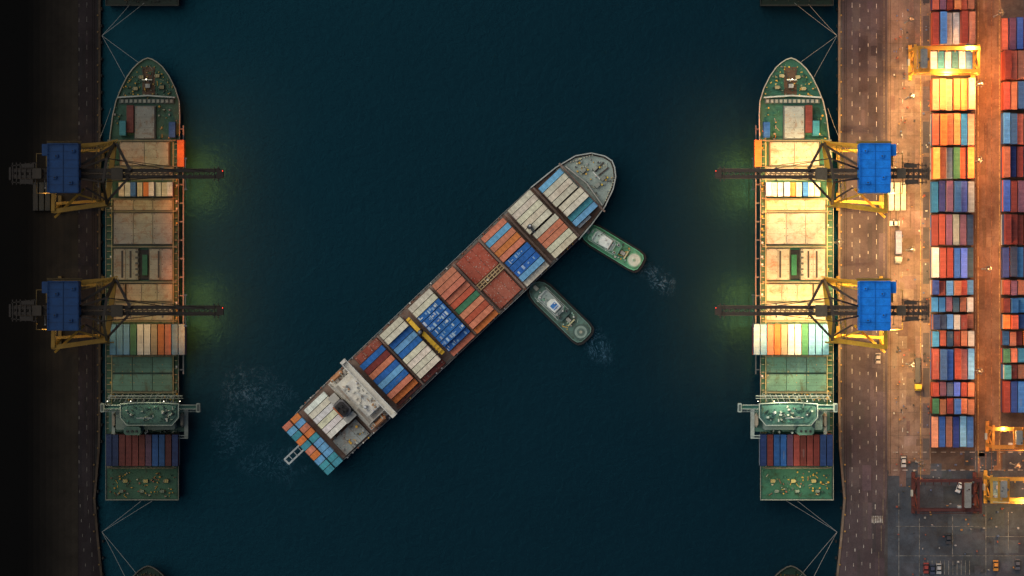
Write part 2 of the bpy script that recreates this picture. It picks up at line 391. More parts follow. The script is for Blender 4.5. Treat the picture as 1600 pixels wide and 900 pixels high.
# ------------------------------------------------------------------ central ship
def TC(u,v): 
    k=1-12/H; v+=839
    x=.725*u+.688*v; y=-.688*u+.725*v
    return ((x-800)*S*k,(450-y)*S*k)
par=empty('container_ship',TC,190,0)
h=MB(TC)
out=[(521,2),(517,12),(508,24),(492,35),(464,46),(430,52),(398,55.5),(300,56),(0,56),(-110,52),(-134,44),(-140,20),(-140,-20),(-134,-44),(-110,-52),(0,-55),(340,-56),(400,-55),(450,-51),(485,-43),(506,-29),(518,-11)]
low=[(190+(u-190)*.965,v*.93) for u,v in out]
h.loft(low,-2,out,9,(.045,.05,.05))
inn=[(190+(u-190)*.995,v*.965) for u,v in out]
h.poly(inn,9,9.06,(.20,.14,.11),mDECK)
fd=[(190+(u-190)*.99,v*.95) for u,v in out if u>440]; h.poly(fd,9.06,10.6,(.30,.36,.32),mSTEEL)
for i in range(len(out)):
    a=out[i];b=out[(i+1)%len(out)]
    if a[0]>=395 and b[0]>=395: h.beam((*a,10.9),(*b,10.9),.4,(.40,.42,.38),h=3.0)
    else: h.rail([a,b],9,(.30,.31,.29),t=.14,step=9)
h.obj('hull',par)
d=MB(TC)
f=pin([(515,0),(505,20),(488,30),(464,40),(464,-42),(485,-37),(503,-22)])
scatter(d,462,-42,514,40,10.6,50,[(.4,.4,.35),C['y'],(.1,.1,.09),(.25,.28,.26),(.5,.45,.3)],f,1,3.4,1.2)
for u,v in ((478,-18),(478,14),(494,-8),(492,12)):
    winch(d,u,v,10.6,1.5,(.30,.32,.27)); d.cyl(u+6,v+4,1.6,10.6,11.8,(.7,.5,.08),n=10)
for v in (-4,4): d.beam((490,v,11),(510,v*1.4,11),.5,(.08,.06,.05))
d.cyl(486,2,1.6,10.6,22,(.7,.68,.6),n=10,r1=.7); d.beam((486,-6,20),(486,10,20),.3,(.7,.68,.6))
d.beam((462,-42,12),(468,0,12),.4,(.4,.4,.35),h=2.6); d.beam((468,0,12),(462,42,12),.4,(.4,.4,.35),h=2.6)
for i in range(10):
    d.cyl(509-i*4,-24-i*1.9,.9,10.6,11.6,(.6,.55,.4),n=8); d.cyl(507-i*4,24+i*1.8,.9,10.6,11.6,(.6,.55,.4),n=8)
for sg in (-1,1):
    for seg in range(44):
        u=-100+seg*11.3
        if u>395: break
        d.box(u,sg*53.2-1.4,u+U(6,10),sg*53.2+1.4,9.06,9.2,random.choice([(.26,.14,.10),(.22,.22,.20),(.30,.18,.13),(.14,.14,.13),(.2,.22,.2)]),mDECK)
        if R()<.5: d.box(u,sg*54-1,u+2,sg*54+1,9.2,10.3,random.choice([C['w'],C['y'],C['k'],(.3,.3,.3)]))
def lash(u,z=12.5,col=(.27,.19,.15)):
    d.box(u-1,-52,u+1,52,z,z+.25,col); d.rail([(u+1.4,-52),(u+1.4,52)],z+.25,tuple(v*1.3 for v in col),t=.12,step=10)
    for v in range(-50,51,12): d.beam((u,v,9),(u,v,z),.3,col)
for u in (402,342,286-1.5,229.5,179.5,66,457.5): lash(u)
def hatchc(u0,u1,v0,v1,col,z=11):
    d.box(u0-1,v0-1,u1+1,v1+1,9.06,10.2,(.1,.05,.04)); d.box(u0,v0,u1,v1,10.2,z,col,mDECK)
    for i in range(4):
        for j in range(5):
            uu=u0+2+(u1-u0-4)*i/3; vv=v0+2+(v1-v0-4)*j/4
            d.box(uu-.6,vv-.6,uu+.6,vv+.6,z,z+.15,(.5,.35,.25) if R()<.5 else (.08,.05,.04))
    for i in (1,2): d.box(u0+(u1-u0)*i/3-.3,v0+.5,u0+(u1-u0)*i/3+.3,v1-.5,z,z+.06,tuple(v*.6 for v in col))
    for _ in range(int((u1-u0)*(v1-v0)/40)): 
        uu=U(u0+1,u1-2);vv=U(v0+1,v1-2); d.box(uu,vv,uu+U(.4,1.5),vv+U(.4,1.5),z,z+.04,(.5,.4,.33))
hatchc(233,282,-49,-4,(.42,.10,.06)); hatchc(235,280,9,50,(.40,.12,.075))
for v in (-2,2.5,7): d.beam((232,v,12),(283,v,12),.35,(.5,.35,.18))
for u in range(234,284,7): d.beam((u,-3,12),(u,8,12),.3,(.5,.33,.15))
d.box(240,-1,262,5,9.1,11.5,(.12,.09,.07)); d.cyl(252,3,2,11.5,13,(.6,.5,.35))
hatchc(16,63,-51,-38,(.30,.08,.05)); hatchc(16,63,46,51,(.28,.09,.06)); hatchc(70,114,44,52,(.33,.09,.06)); hatchc(-98,-48,19,50,(.30,.33,.31))
for (u,v,z) in ((357,-12,24),(120,-10,24)):
    d.cyl(u,v,4.2,9,z,(.06,.07,.08),n=14,r1=3.2); d.cyl(u,v,2.6,z,z+2,(.25,.3,.33),n=12,r1=1.2)
    d.box(u-5,v-3,u+2,v+3,z-4,z-2,(.05,.05,.06),ch=1)
d.beam((120,-38,16.5),(120,-12,19),1.5,(.75,.45,.04),h=1.4); d.beam((122,-6,19),(123,38,16.5),1.5,(.75,.45,.04),h=1.4)
for i in range(7): d.box(118,-4+i*6,126,-2.5+i*6,17.6,18.4,(.5,.3,.04)); 
for i in range(4): d.box(117,-36+i*7,123,-34.5+i*7,17.2,18,(.5,.3,.04))
d.truss((357,-10,20),(350,30,15),3,.3,(.08,.09,.1),n=9)
d.cyl(357,-12,1,26,26.5,(1,1,1),n=8)
scatter(d,-100,17,-50,50,11,18,[(.4,.4,.36),C['y'],(.15,.15,.14)],None,1,4,2)
d.obj('deck_gear',par)
k=MB(TC)
def group(u0,u1,v0,codes,z,tiers,w=10.35,split=False):
    for i,ch in enumerate(codes):
        t=int(tiers[i]); a=v0+i*w; c=jit(C[ch],.1)
        if split:
            m=(u0+u1)/2; container(k,u0,a,m,a+w,z,t,c,'x'); container(k,m,a,u1,a+w,z,t,jit(C[ch if R()<.6 else random.choice(codes)]),'x')
        else: container(k,u0,a,u1,a+w,z,t,c,'x')
        if ch=='b' and R()<.85 and u0 in (287,288,130):
            zz=z+t*2.6; uu=u0+2
            while uu<u1-5:
                L=U(.8,4)
                if R()<.6: k.box(uu,a+U(1,5),min(uu+L,u1-2),a+w-U(1,5),zz-.02,zz+.1,jit(random.choice([(.36,.48,.60),(.22,.38,.56),(.5,.58,.62)])))
                uu+=L+U(.3,3)
group(406,454,-46,'lccc',11,'2333'); group(408,457,-3,'cctl',11,'3322'); 
container(k,410,38.5,438,44,11,1,C['e'],'x')
group(347,397,-54,'ccccc',11,'33333'); group(350,400,0,'csscc',11,'33333'); 
group(287,337,-51,'slsos',11,'33333'); group(288,338,2,'bbblc',11,'33332')
group(181,228,-50,'ssssr',11,'33322'); group(181,229,2,'gsrso',11,'23332')
group(130,178,-50,'ccbbb',11,'33333'); group(130,178,2,'bbbbs',11,'33321')
group(69,115,-50,'ccblb',11,'33222'); group(69,115,2,'cccc',11,'3333')
group(14,64,-37,'bmsb',11,'3333'); group(14,64,4,'lbso',11,'3332')
group(-97,-52,-47,'wcwcww',11,'222222'); 
group(-139,-104,-51,'sltotsoltt',13,'2222222222',w=10.4,split=True)
k.obj('deck_containers',par)
s=MB(TC); WH=(.68,.64,.54)
s.box(-40,-50,6,48,9.06,16,WH,ch=2); s.box(-36,-40,4,40,16,22,tuple(v*.95 for v in WH),ch=2); s.box(-28,-30,6,30,22,26,(.70,.67,.58),ch=3)
s.box(-1,-60,8,57,25,26.05,WH,ch=1); s.rail([(-1,-60),(8,-60),(8,57),(-1,57)],26.2,(.7,.68,.6),t=.25,step=7,closed=True)
for i in range(20): s.box(8,-57+i*5.6,8.5,-53+i*5.6,23.6,24.8,(.02,.03,.04),mGLASS)
for v in (-58,55): s.box(-1,v-2.5,7,v+2.5,26.2,28.4,WH,ch=1)
s.rail([(-28,-30),(-28,30)],26,(.5,.48,.42),t=.2,step=5); s.rail([(-36,-40),(-36,40)],22,(.5,.48,.42),t=.2,step=5); s.rail([(-40,-50),(-40,48),(6,48)],16,(.5,.48,.42),t=.2,step=5)
s.cyl(-12,0,2.4,26,38,(.6,.58,.5),n=10,r1=1); s.beam((-12,-9,34),(-12,9,34),.5,(.5,.5,.45)); s.beam((-12,-6,31),(-6,6,31),.4,(.5,.5,.45))
s.cyl(-20,16,3.4,26,28.6,(.75,.75,.72),n=16,r1=1.6); s.cyl(-4,-20,2.4,26,28,(.75,.75,.72),n=14,r1=1)
scatter(s,-25,-28,0,28,26,34,[WH,(.2,.2,.19),(.6,.56,.46),(.5,.5,.45),(.45,.25,.12)],None,1,4,1.8)
scatter(s,-38,32,0,47,16,20,[WH,(.2,.2,.19),C['k'],C['o']],None,1.2,4,3); scatter(s,-38,-49,0,-34,16,16,[WH,(.2,.2,.2),C['k'],(.4,.38,.32)],None,1.2,4,3)
for (a,b,c_,e) in ((-33,-38,-29,-8),(-34,10,-29,38),(-25,32,-3,38)): s.box(a,b,c_,e,22.01,22.2,(.33,.30,.25),mDECK)
for q in range(6): s.beam((-38+q*8,41,16.5),(-38+q*8,47,16.5),.3,(.3,.28,.24)); s.beam((-38+q*8,-42,16.5),(-38+q*8,-49,16.5),.3,(.3,.28,.24))
s.box(-58,-20,-38,6,9,27,(.16,.15,.15),ch=4); s.box(-56,-17,-40,3,27,29,(.04,.035,.035),ch=3)
for a,b in ((-52,-12),(-45,-10),(-50,-3),(-44,-2)): s.cyl(a,b,2.1,29,31.5,(.02,.02,.02),n=12)
s.box(-57,-18,-55,4,29,29.8,(.4,.12,.05)); s.box(-60,6.5,-40,16,9,20,(.5,.48,.42),ch=1); s.box(-56,-34,-42,-21,9,18,(.45,.43,.38),ch=1)
for v in (-50,47):
    s.loft([(-34,v-3),(-30,v-4),(-12,v-4),(-8,v),(-12,v+4),(-30,v+4),(-34,v+3)],18.1,[(-32,v-1.5),(-12,v-2),(-10,v),(-12,v+2),(-32,v+1.5)]+[(-32,v),(-32,v-.5)],20.8,(.62,.30,.14))
    s.beam((-30,v,21.5),(-30,v*.85,19),.4,(.6,.6,.5)); s.beam((-14,v,21.5),(-14,v*.85,19),.4,(.6,.6,.5))
s.beam((-136,-12,17),(-172,-12,11),.6,(.4,.43,.42)); s.beam((-136,-2,17),(-172,-2,11),.6,(.4,.43,.42)); s.beam((-172,-12,11),(-172,-2,11),.6,(.4,.43,.42))
for q in range(3): s.beam((-142-q*10,-12,16-q),(-142-q*10,-2,16-q),.25,(.3,.33,.33))
s.obj('superstructure',par)

# ------------------------------------------------------------------ tugs
def tug(cx,cy,dx,dy,L,W,deck,style):
    T=TROT(cx,cy,dx,dy,4); par=empty('tugboat',T,0,0)
    a=L/2;w=W/2
    out=[(a,0),(a-1.5,w*.35),(a-5,w*.65),(a-12,w*.88),(a-24,w),(-a+14,w),(-a+5,w*.9),(-a+1,w*.6),(-a,0)]
    out=out+[(x,-y) for x,y in reversed(out[1:-1])]
    h=MB(T); h.loft([(x*.92,y*.85) for x,y in out],-1,out,2.2,(.02,.02,.02)); h.poly([(x*.96,y*.9) for x,y in out],2.2,2.3,deck,mDECK)
    n=len(out)
    for i in range(n):
        p=out[i];q=out[(i+1)%n]; h.beam((*p,2.3),(*q,2.3),.9,(.018,.018,.018)); 
        h.beam((p[0]*.95,p[1]*.9,3.2),(q[0]*.95,q[1]*.9,3.2),.18,tuple(min(1,v*1.7) for v in deck))
        l=math.hypot(q[0]-p[0],q[1]-p[1]); kk=max(1,int(l/5))
        for j in range(kk):
            f=(j+.5)/kk; h.cyl(p[0]+(q[0]-p[0])*f,p[1]+(q[1]-p[1])*f,1.9,1.4,2.6,(.012,.012,.012),n=9)
    h.obj('hull',par)
    s=MB(T); wc=(.56,.70,.60) if style==1 else (.33,.40,.37)
    s.box(-14,-w*.62,a-16,w*.62,2.3,4.8,(.24,.56,.36) if style==1 else (.14,.24,.20),ch=3)
    s.box(-4,-w*.5,a-22,w*.5,4.8,7.2,wc,ch=3)
    s.loft([(4,-7),(18,-8),(22,-4),(22,4),(18,8),(4,7)],7.2,[(5,-6),(17,-7),(20,-3.5),(20,3.5),(17,7),(5,6)],9.2,(.02,.04,.06),mGLASS)
    s.loft([(3,-7.5),(19,-8.5),(23,-4),(23,4),(19,8.5),(3,7.5)],9.2,[(4,-7),(18,-8),(22,-4),(22,4),(18,8),(4,7)],9.6,(.74,.78,.70))
    if style==2: s.box(7,-5,16,5,9.6,9.8,(.05,.2,.5))
    s.cyl(9,0,.9,9.6,15,(.6,.6,.55),n=8,r1=.4); s.beam((9,-5,13),(9,5,13),.25,(.7,.7,.65)); s.cyl(14,3,1.6,9.6,10.6,(.8,.8,.76),n=12,r1=.8)
    s.rail([(0,-w*.5),(a-24,-w*.5),(a-24,w*.5),(0,w*.5)],7.2,(.6,.66,.6),t=.16,step=4,closed=True)
    s.rail([(-8,-w*.62),(a-20,-w*.62)],4.8,(.6,.66,.6),t=.16,step=4); s.rail([(-8,w*.62),(a-20,w*.62)],4.8,(.6,.66,.6),t=.16,step=4)
    for v in (-w*.4,w*.4): s.box(-10,v-2,-5,v+2,4.8,8.6,(.5,.55,.48) if style==1 else (.12,.15,.14),ch=.8); s.cyl(-7.5,v,1.3,8.6,9.4,(.02,.02,.02),n=10)
    winch(s,a-11,0,2.3,1.5,(.5,.5,.4)); winch(s,-20,0,2.3,1.4,(.5,.5,.42)); s.beam((-26,-7,4),(-26,7,4),.5,(.6,.55,.3))
    for v in (-6,6): s.beam((-26,v,2.3),(-26,v,4),.4,(.6,.55,.3))
    scatter(s,-30,-w*.7,-12,w*.7,2.3,24,[C['w'],(.1,.1,.1),deck,C['y'],(.4,.6,.45)],None,1,3,1)
    scatter(s,-4,-w*.45,a-24,w*.45,7.2,24,[C['w'],(.7,.7,.65),deck,(.2,.5,.3),(.1,.1,.1)],None,1,3,1)
    scatter(s,-4,-w*.6,a-18,w*.6,4.8,20,[C['w'],(.7,.7,.65),deck,(.1,.1,.1)],None,.8,2,1)
    r=w*.66; cxx=-a+15
    if style==1:
        s.cyl(cxx,0,r,2.3,3.4,(.30,.55,.36),n=26); s.cyl(cxx,0,r*.84,3.4,3.5,(.66,.74,.58),n=26); s.cyl(cxx,0,r*.2,3.5,3.8,(.3,.45,.3),n=12)
    else:
        s.cyl(cxx,0,r,2.3,3.0,(.08,.13,.11),n=26); s.cyl(cxx,0,r*.78,3.0,3.1,(.27,.36,.30),n=26); s.cyl(cxx,0,r*.5,3.1,3.25,(.13,.19,.16),n=20); s.cyl(cxx,0,r*.2,3.25,3.5,(.4,.4,.3),n=12)
    s.obj('superstructure',par)
tug(956,385,-93,-57,112,34,(.13,.42,.24),1)
tug(874,486,-90,-88,124,38,(.11,.20,.165),2)

# ------------------------------------------------------------------ quays
def quay(T,side,dimf):
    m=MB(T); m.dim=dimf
    edge=[(1310,-2500),(1310,640),(1311,700),(1318,780),(1314,830),(1307,900),(1290,1100),(1250,3500)]
    far=2400 if side=='R' else 4000
    m.poly(edge+[(far,3500),(far,-2500)],-3,3,(.075,.07,.07),mCONC)
    m.obj('ground')
    m=MB(T); m.dim=dimf
    for i in range(1,6): m.beam((edge[i-1][0]+1.5,edge[i-1][1],3.1),(edge[i][0]+1.5,edge[i][1],3.1),.8,(.20,.15,.11),h=.35,mat=mCONC)
    for y in range(-40,960,26):
        x=1310 if y<700 else (1316 if y<840 else 1308)
        m.box(x-2.5,y,x-.3,y+4,.5,2.8,(.02,.02,.02)); m.cyl(x+4,y+12,1.1,3,3.7,(.35,.2,.05),n=10,r1=1.4)
    m.obj('quay_kerb')
    rd=MB(T); rd.dim=dimf
    z=3.0
    rd.poly([(1316,-400),(1386,-400),(1386,760),(1380,900),(1360,1300),(1305,1300),(1311,900),(1323,780),(1316,650)],z,z+.02,(.070,.053,.056),mASPH)
    for i in range(70):
        y=U(-50,930); x=U(1322,1376); w=U(4,16);hh=U(8,90)
        rd.box(x,y,min(x+w,1384),y+hh,z+.02,z+.024+i*.0006,jit((.068,.052,.056),.3),mASPH)
    rd.obj('quay_road')
    c=MB(T); c.dim=dimf
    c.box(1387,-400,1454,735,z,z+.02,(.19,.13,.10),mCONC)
    if side=='R':
        c.box(1454,-400,1700,735,z,z+.018,(.10,.07,.055),mCONC)
        c.box(1526,-400,1564,735,z+.018,z+.03,(.22,.125,.075),mCONC)
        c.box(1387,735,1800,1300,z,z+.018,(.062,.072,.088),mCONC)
        for i in range(46):
            x=U(1388,1600);y=U(700,900); c.box(x,y,x+U(10,60),y+U(8,40),z+.03,z+.034+i*.0006,jit((.064,.072,.086),.22),mCONC)
        for i in range(40):
            x=U(1527,1555);y=U(-20,720); c.box(x,y,min(x+U(3,14),1563),y+U(10,60),z+.03,z+.034+i*.0006,jit((.21,.12,.075),.25),mCONC)
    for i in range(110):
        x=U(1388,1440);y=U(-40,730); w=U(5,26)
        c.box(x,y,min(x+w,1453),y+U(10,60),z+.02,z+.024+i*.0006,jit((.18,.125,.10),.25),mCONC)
    for i in range(14):
        y=-30+i*55; c.box(1442,y,1452,y+U(30,54),z+.095,z+.0985,jit((.09,.075,.075),.2),mASPH)  # shade beside the container stacks painted as darker ground
    for y in range(-40,740,36): c.box(1388,y,1453,y+.4,z+.1,z+.104,(.10,.08,.06),mCONC)
    for x in (1404,1428): c.box(x,-40,x+.4,735,z+.106,z+.11,(.10,.08,.06),mCONC)
    c.obj('concrete_apron')
    k=MB(T); k.dim=dimf
    W=(.62,.58,.52); zz=z+.115
    def dash(x,y0,y1,a,b_,w=.9,col=W,fx=None):
        y=y0
        while y<y1:
            xx=x if fx is None else x+fx(y)
            k.box(xx,y,xx+w,y+a,zz,zz+.005,col,mMARK); y+=a+b_
    bend=lambda y:-max(0,y-740)**1.5*.006
    dash(1331,-40,930,8,14,.6,fx=bend); dash(1343,-40,930,5,18,fx=bend); dash(1356,-40,930,5,22,.7,fx=bend); dash(1369,-40,930,8,15,fx=bend)
    dash(1381,-40,930,40,1,.5,(.35,.27,.16),bend)
    for x in (1319,1322): dash(x,-40,780,60,0,.5,(.03,.025,.02))
    for x in (1388.5,1391): dash(x,-40,730,60,0,.5,(.03,.025,.02))
    dash(1438,-40,735,30,2,.8,(.6,.4,.12)); dash(1410,20,735,7,20,.7)
    for i in range(7): k.box(1362+i*2.6,806,1363.5+i*2.6,817,zz,zz+.005,W,mMARK)
    if side=='R':
        for x in (1528,1561): dash(x,-40,720,50,1,.8,(.6,.42,.16))
        for x in (1540,1549): dash(x,-40,720,60,0,.7,(.35,.16,.07))
        for x in (1453.6,1524): dash(x,-40,735,60,0,.6,(.35,.3,.25))
        for y in (706,734): 
            for i in range(14): k.box(1395+i*15,y,1403+i*15,y+.9,zz,zz+.005,W,mMARK)
        for x,y0,y1 in ((1404,770,900),(1436,810,900),(1488,806,870),(1540,790,900),(1575,800,860)): k.box(x,y0,x+.8,y1,zz,zz+.005,(.28,.28,.26),mMARK)
        for x0,x1,y in ((1400,1530,822),(1400,1600,868),(1540,1600,838)): k.box(x0,y,x1,y+.8,zz+.006,zz+.01,(.24,.24,.23),mMARK)
        for i in range(12): k.box(1443+i*6.5,876,1443.6+i*6.5,898,zz+.011,zz+.015,(.35,.35,.33),mMARK)
    k.obj('road_markings')
quay(TN(3),'R',1.0)
quay(TM(3),'L',.19)  # left quay colours darkened to stand in for missing light
m=MB(TN(3))  # ever darker ground sheets: the fade to black is painted in colour
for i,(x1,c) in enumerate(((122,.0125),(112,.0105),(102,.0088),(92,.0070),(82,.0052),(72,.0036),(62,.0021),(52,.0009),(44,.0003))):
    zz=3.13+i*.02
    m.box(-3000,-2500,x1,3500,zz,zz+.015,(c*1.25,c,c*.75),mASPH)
m.obj('painted_dark_fade')

# ------------------------------------------------------------------ STS cranes
def crane(T,yc,dim,lit,left=False):
    par=empty('ship_to_shore_crane',T,1340,yc)
    m=MB(T); m.dim=dim
    YE=(.78,.43,.045); DK=(.075,.055,.04); BL=(.008,.22,.78)
    z=36
    for s_ in (-1,1):
        m.beam((1120,yc+s_*4.5,z),(1448,yc+s_*4.5,z),1.0,DK,h=1.6); m.beam((1120,yc+s_*7.6,z+1),(1440,yc+s_*7.6,z+1),.14,(.2,.13,.08))
        m.box(1122,yc+s_*6.6-.9,1440,yc+s_*6.6+.9,z-.2,z,(.11,.085,.06))
    x=1122
    while x<1448: m.beam((x,yc-8,z+.5),(x,yc+8,z+.5),.4,(.10,.075,.055)); m.beam((x,yc-4,z+.3),(x+8,yc+4,z+.3),.25,DK); x+=8
    m.beam((1200,yc,z+1),(1338,yc,z+1),.5,(.25,.17,.1))
    m.box(1116,yc-6,1126,yc+7,z-.8,z+1.4,DK); m.beam((1124,yc-11,z+1),(1124,yc+12,z+1),.5,DK); m.beam((1130,yc-11,z+1),(1130,yc+12,z+1),.3,DK)
    m.cyl(1117,yc-4,.6,z+1.4,z+2.2,(1,0,0),mLR,n=8)
    m.box(1410,yc-15,1430,yc-9,z,z+1.6,DK); m.box(1412,yc+9,1432,yc+16,z,z+1.4,DK)
    for xx in (1408,1416,1424,1432,1438,1444): m.beam((xx,yc-17,z+1),(xx,yc+17,z+1),.35,DK)
    m.beam((1406,yc-17,z+1),(1446,yc-12,z+1),.35,DK); m.beam((1406,yc+17,z+1),(1446,yc+13,z+1),.35,DK); m.beam((1448,yc-10,z+1),(1448,yc+10,z+1),.7,DK)
    m.box(1398,yc-8,1412,yc+8,z+1,z+3,(.12,.09,.06),ch=1)
    m.obj('boom',par)
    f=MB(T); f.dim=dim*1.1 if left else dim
    tl=[(1288,yc-48),(1300,yc+46)]; tr=[(1382,yc-44),(1384,yc+58)]
    bl=[(1321,yc-40),(1321,yc+40)]; br=[(1390,yc-40),(1390,yc+44)]
    for a,b_ in list(zip(tl,bl))+list(zip(tr,br)):
        f.beam((*b_,4.5),(*a,31),1.5,YE,h=1.2)
        f.box(b_[0]-2.6,b_[1]-14,b_[0]+2.6,b_[1]+14,3.2,5.2,(.35,.22,.04)); 
        for q in range(6): f.cyl(b_[0],b_[1]-12+q*4.8,1.6,3.1,4,(.04,.04,.04),n=10)
    f.beam((*tl[0],31),(1340,yc-44,32),1.6,YE,h=2); f.beam((1340,yc-44,32),(*tr[0],31),1.2,YE,h=1.6)
    f.beam((*tl[1],31),(*tr[1],31),1.6,YE,h=2)
    f.beam((*tl[0],32),(*tl[1],32),1.7,YE,h=2); f.beam((*tr[0],32),(*tr[1],32),1.3,YE,h=1.8)
    f.truss((1282,yc-50,33),(1340,yc-36,34),7,.4,YE,n=7)
    f.truss((1310,yc-44,34),(1318,yc+44,34),8,.35,(.4,.25,.04),n=9)
    f.beam((1335,yc+24,34),(1388,yc+66,20),.8,YE); f.beam((1300,yc+46,31),(1350,yc+30,36),.6,YE); f.beam((1290,yc+50,30),(1372,yc+54,30),.6,(.4,.25,.05))
    f.beam((1321,yc-40,14),(1390,yc-40,14),1,YE); f.beam((1321,yc+40,14),(1390,yc+44,14),1,YE)
    ap=(1286,yc-20,58); ap2=(1292,yc+16,58)
    for a,e in ((ap,tl[0]),(ap2,tl[1])): f.beam(a,(*e,32),.9,(.09,.06,.03))
    f.beam(ap,ap2,.9,DK); f.beam(ap,(1340,yc-6,40),.6,DK); f.beam(ap2,(1340,yc+8,40),.6,DK)
    f.beam((1284,yc-47,34),(1260,yc-4,38),.9,DK); f.beam((1262,yc+6,38),(1298,yc+42,34),.8,DK); f.beam((1284,yc-47,34),(1336,yc-14,38),.8,DK)
    f.beam(ap,(1190,yc-4,37.5),.28,DK); f.beam(ap2,(1190,yc+4,37.5),.28,DK); f.beam(ap,(1145,yc-4,37.5),.22,DK)
    f.beam((1298,yc+42,34),(1330,yc+22,37),.6,DK)
    f.box(1272,yc-9,1290,yc+10,37,38.4,(.14,.11,.07),ch=1); f.box(1262,yc-6,1270,yc+6,33,35.4,(.4,.42,.4)); 
    f.truss((1386,yc-42,20),(1386,yc+50,26),4,.25,(.3,.2,.05),n=10)
    f.box(1387,yc-30,1396,yc-12,30,31,(.35,.23,.05)); f.rail([(1387,yc-32),(1410,yc-32),(1410,yc+30),(1387,yc+30)],31,(.35,.22,.05),t=.25,step=8)
    f.obj('portal_frame',par)
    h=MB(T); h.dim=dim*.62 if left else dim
    y0,y1=yc-46,yc+31
    h.box(1337,y0,1386,y1,38,44,BL,ch=1.5); h.box(1386.2,y0+1,1395,y0+19,38,42.5,tuple(c*.9 for c in BL),ch=.8)
    for q in range(1,6): yy=y0+(y1-y0)*q/6; h.box(1338,yy-.4,1385,yy+.4,44,44.12,tuple(c*.72 for c in BL))
    h.box(1361,y0+1,1361.9,y1-1,44.13,44.3,tuple(c*.7 for c in BL))
    for (a,b_) in ((1346,y0+12),(1372,y0+20),(1350,y1-16),(1374,y1-24)): h.box(a-3,b_-2.5,a+3,b_+2.5,44.13,45,tuple(c*1.1 for c in BL),ch=.6); h.cyl(a,b_,1.2,45,45.3,(.05,.06,.1),n=10)
    h.rail([(1338,y0+.8),(1385,y0+.8),(1385,y1-.8),(1338,y1-.8)],44,tuple(c*.8 for c in BL),t=.18,step=8,closed=True)
    h.box(1336,y0-4,1390,y0-.5,37,37.4,(.3,.2,.05)); h.rail([(1336,y0-4),(1390,y0-4)],37.4,(.4,.25,.05),t=.15)
    h.obj('machinery_house',par)
    l=MB(T); l.dim=1
    for (lx,ly,p,sp) in ((1212,0,36000,100),(1262,0,50000,120),(1312,10,48000,120),(1395,12,66000,130)):
        for sg in (-1,1):
            l.box(lx-1.2,yc+ly+sg*10-1.2,lx+1.2,yc+ly+sg*10+1.2,33.6,34.4,(.1,.1,.1)); l.box(lx-1,yc+ly+sg*10-1,lx+1,yc+ly+sg*10+1,33.5,33.59,(1,.8,.4),mLW)
            l.beam((lx,yc+ly+sg*10,34.2),(lx,yc+sg*4,35.4),.2,(.1,.1,.1))
        x,y=T(lx,yc+ly+12)
        addlight('floodlight','SPOT',(x,y,33.2),p*lit*(1 if not(left and lx>1300) else .4),(1,.64,.25),par,size=.7,spot=sp+25,blend=.9)
    for sg in (-1,1):
        x,y=T(1176,yc+sg*24)
        addlight('added_water_glow_spot','SPOT',(x,y,33),(100000 if not left else 80000),(1,.20,.015),par,size=1.0,spot=92,blend=1.0,rot=(math.radians(14*sg*-1),math.radians(-14 if left else 14)*-1 if False else math.radians(-14 if left else 14),0))  # added spot, tilted away from the ship to widen the water glow
        l.box(1174,yc+sg*24-1.2,1178,yc+sg*24+1.2,33.4,34.4,(.1,.1,.1)); l.beam((1176,yc+sg*24,34.2),(1176,yc+sg*4,35.6),.25,(.1,.1,.1))  # housing and arm made up for the added water spot
    l.obj('floodlight_and_added_spot_fixtures',par)
crane(TN(32),272,1.0,1.0); crane(TN(32),485,1.0,1.0)
crane(TM(32),272,.18,.24,True); crane(TM(32),485,.18,.24,True)  # left cranes: darkness put into their paint as well as weaker lamps

# ------------------------------------------------------------------ yard containers
def mute(c,a): 
    g=sum(c)/3; return tuple(v*(1-a)+g*a for v in c)
def yard(T,x0,n,y0,y1,codes,tiers,w=11.0,dim=1):
    m=MB(T); m.dim=dim
    lift=random.choice([0,0,0,-1])
    for i in range(n):
        ch=codes[i%len(codes)]
        if R()<.12: ch=random.choice('nkempsbe')
        t=max(1,tiers+lift+(1 if R()<.12 else 0)-(1 if R()<.12 else 0))
        dy=U(-.8,.8); c=mute(C[ch],U(.0,.2))
        if ch in 'bn': c=tuple(v*U(.7,1.4) for v in c)
        container(m,x0+i*w,y0+dy,x0+(i+1)*w,y1+dy,3.1,t,jit(c,.3),'y')
    m.obj('container_stack')
YT=TN(9)
rows=[(-34,16,'rbmork',3),(18,70,'mbbwmk',3),(122,173,'soaoos',3),(177,228,'rokoby',3),(229,280,'ykegro',3),(282,332,'bnpbbk',3),(334,384,'nmpepn',3),(386,435,'mmmbbn',3),
 (437,462,'nmbkmb',3),(463,488,'bbpnkm',2),(490,515,'nnbemk',3),(516,542,'bknmke',3),(544,594,'mnbmpm',3),(596,620,'mpnbmk',3),(622,648,'gkmbsk',3),(650,700,'sblnlb',2)]
for y0,y1,cc,t in rows: yard(YT,1456,6,y0,y1,cc,t)
yard(YT,1456,6,78,112,'wtwtwl',1)
rowsB=[(26,78,'rmbrwm'),(79,126,'mrkwbg'),(127,172,'mknowk'),(176,226,'bnrwbl'),(228,278,'knmbmm'),(281,332,'bmpgkr'),(334,383,'mbmnbr'),(385,434,'nnmkbr'),(437,462,'mpkbwr'),(464,489,'mbbnok'),(491,515,'ornmkb'),(517,541,'bsmogb'),(543,567,'gsbmnk'),(569,593,'tmkrbn'),(595,646,'mkbknl')]
for y0,y1,cc in rowsB: yard(YT,1567,6,y0,y1,cc,3)
def reefers(T,dim):
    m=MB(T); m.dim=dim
    for i in range(3): container(m,1388+i*9.4,284,1397+i*9.4,330,3.2,1,jit((.6,.55,.45)),'y')
    m.obj('container_stack')
reefers(TN(5),1); reefers(TM(5),.02)

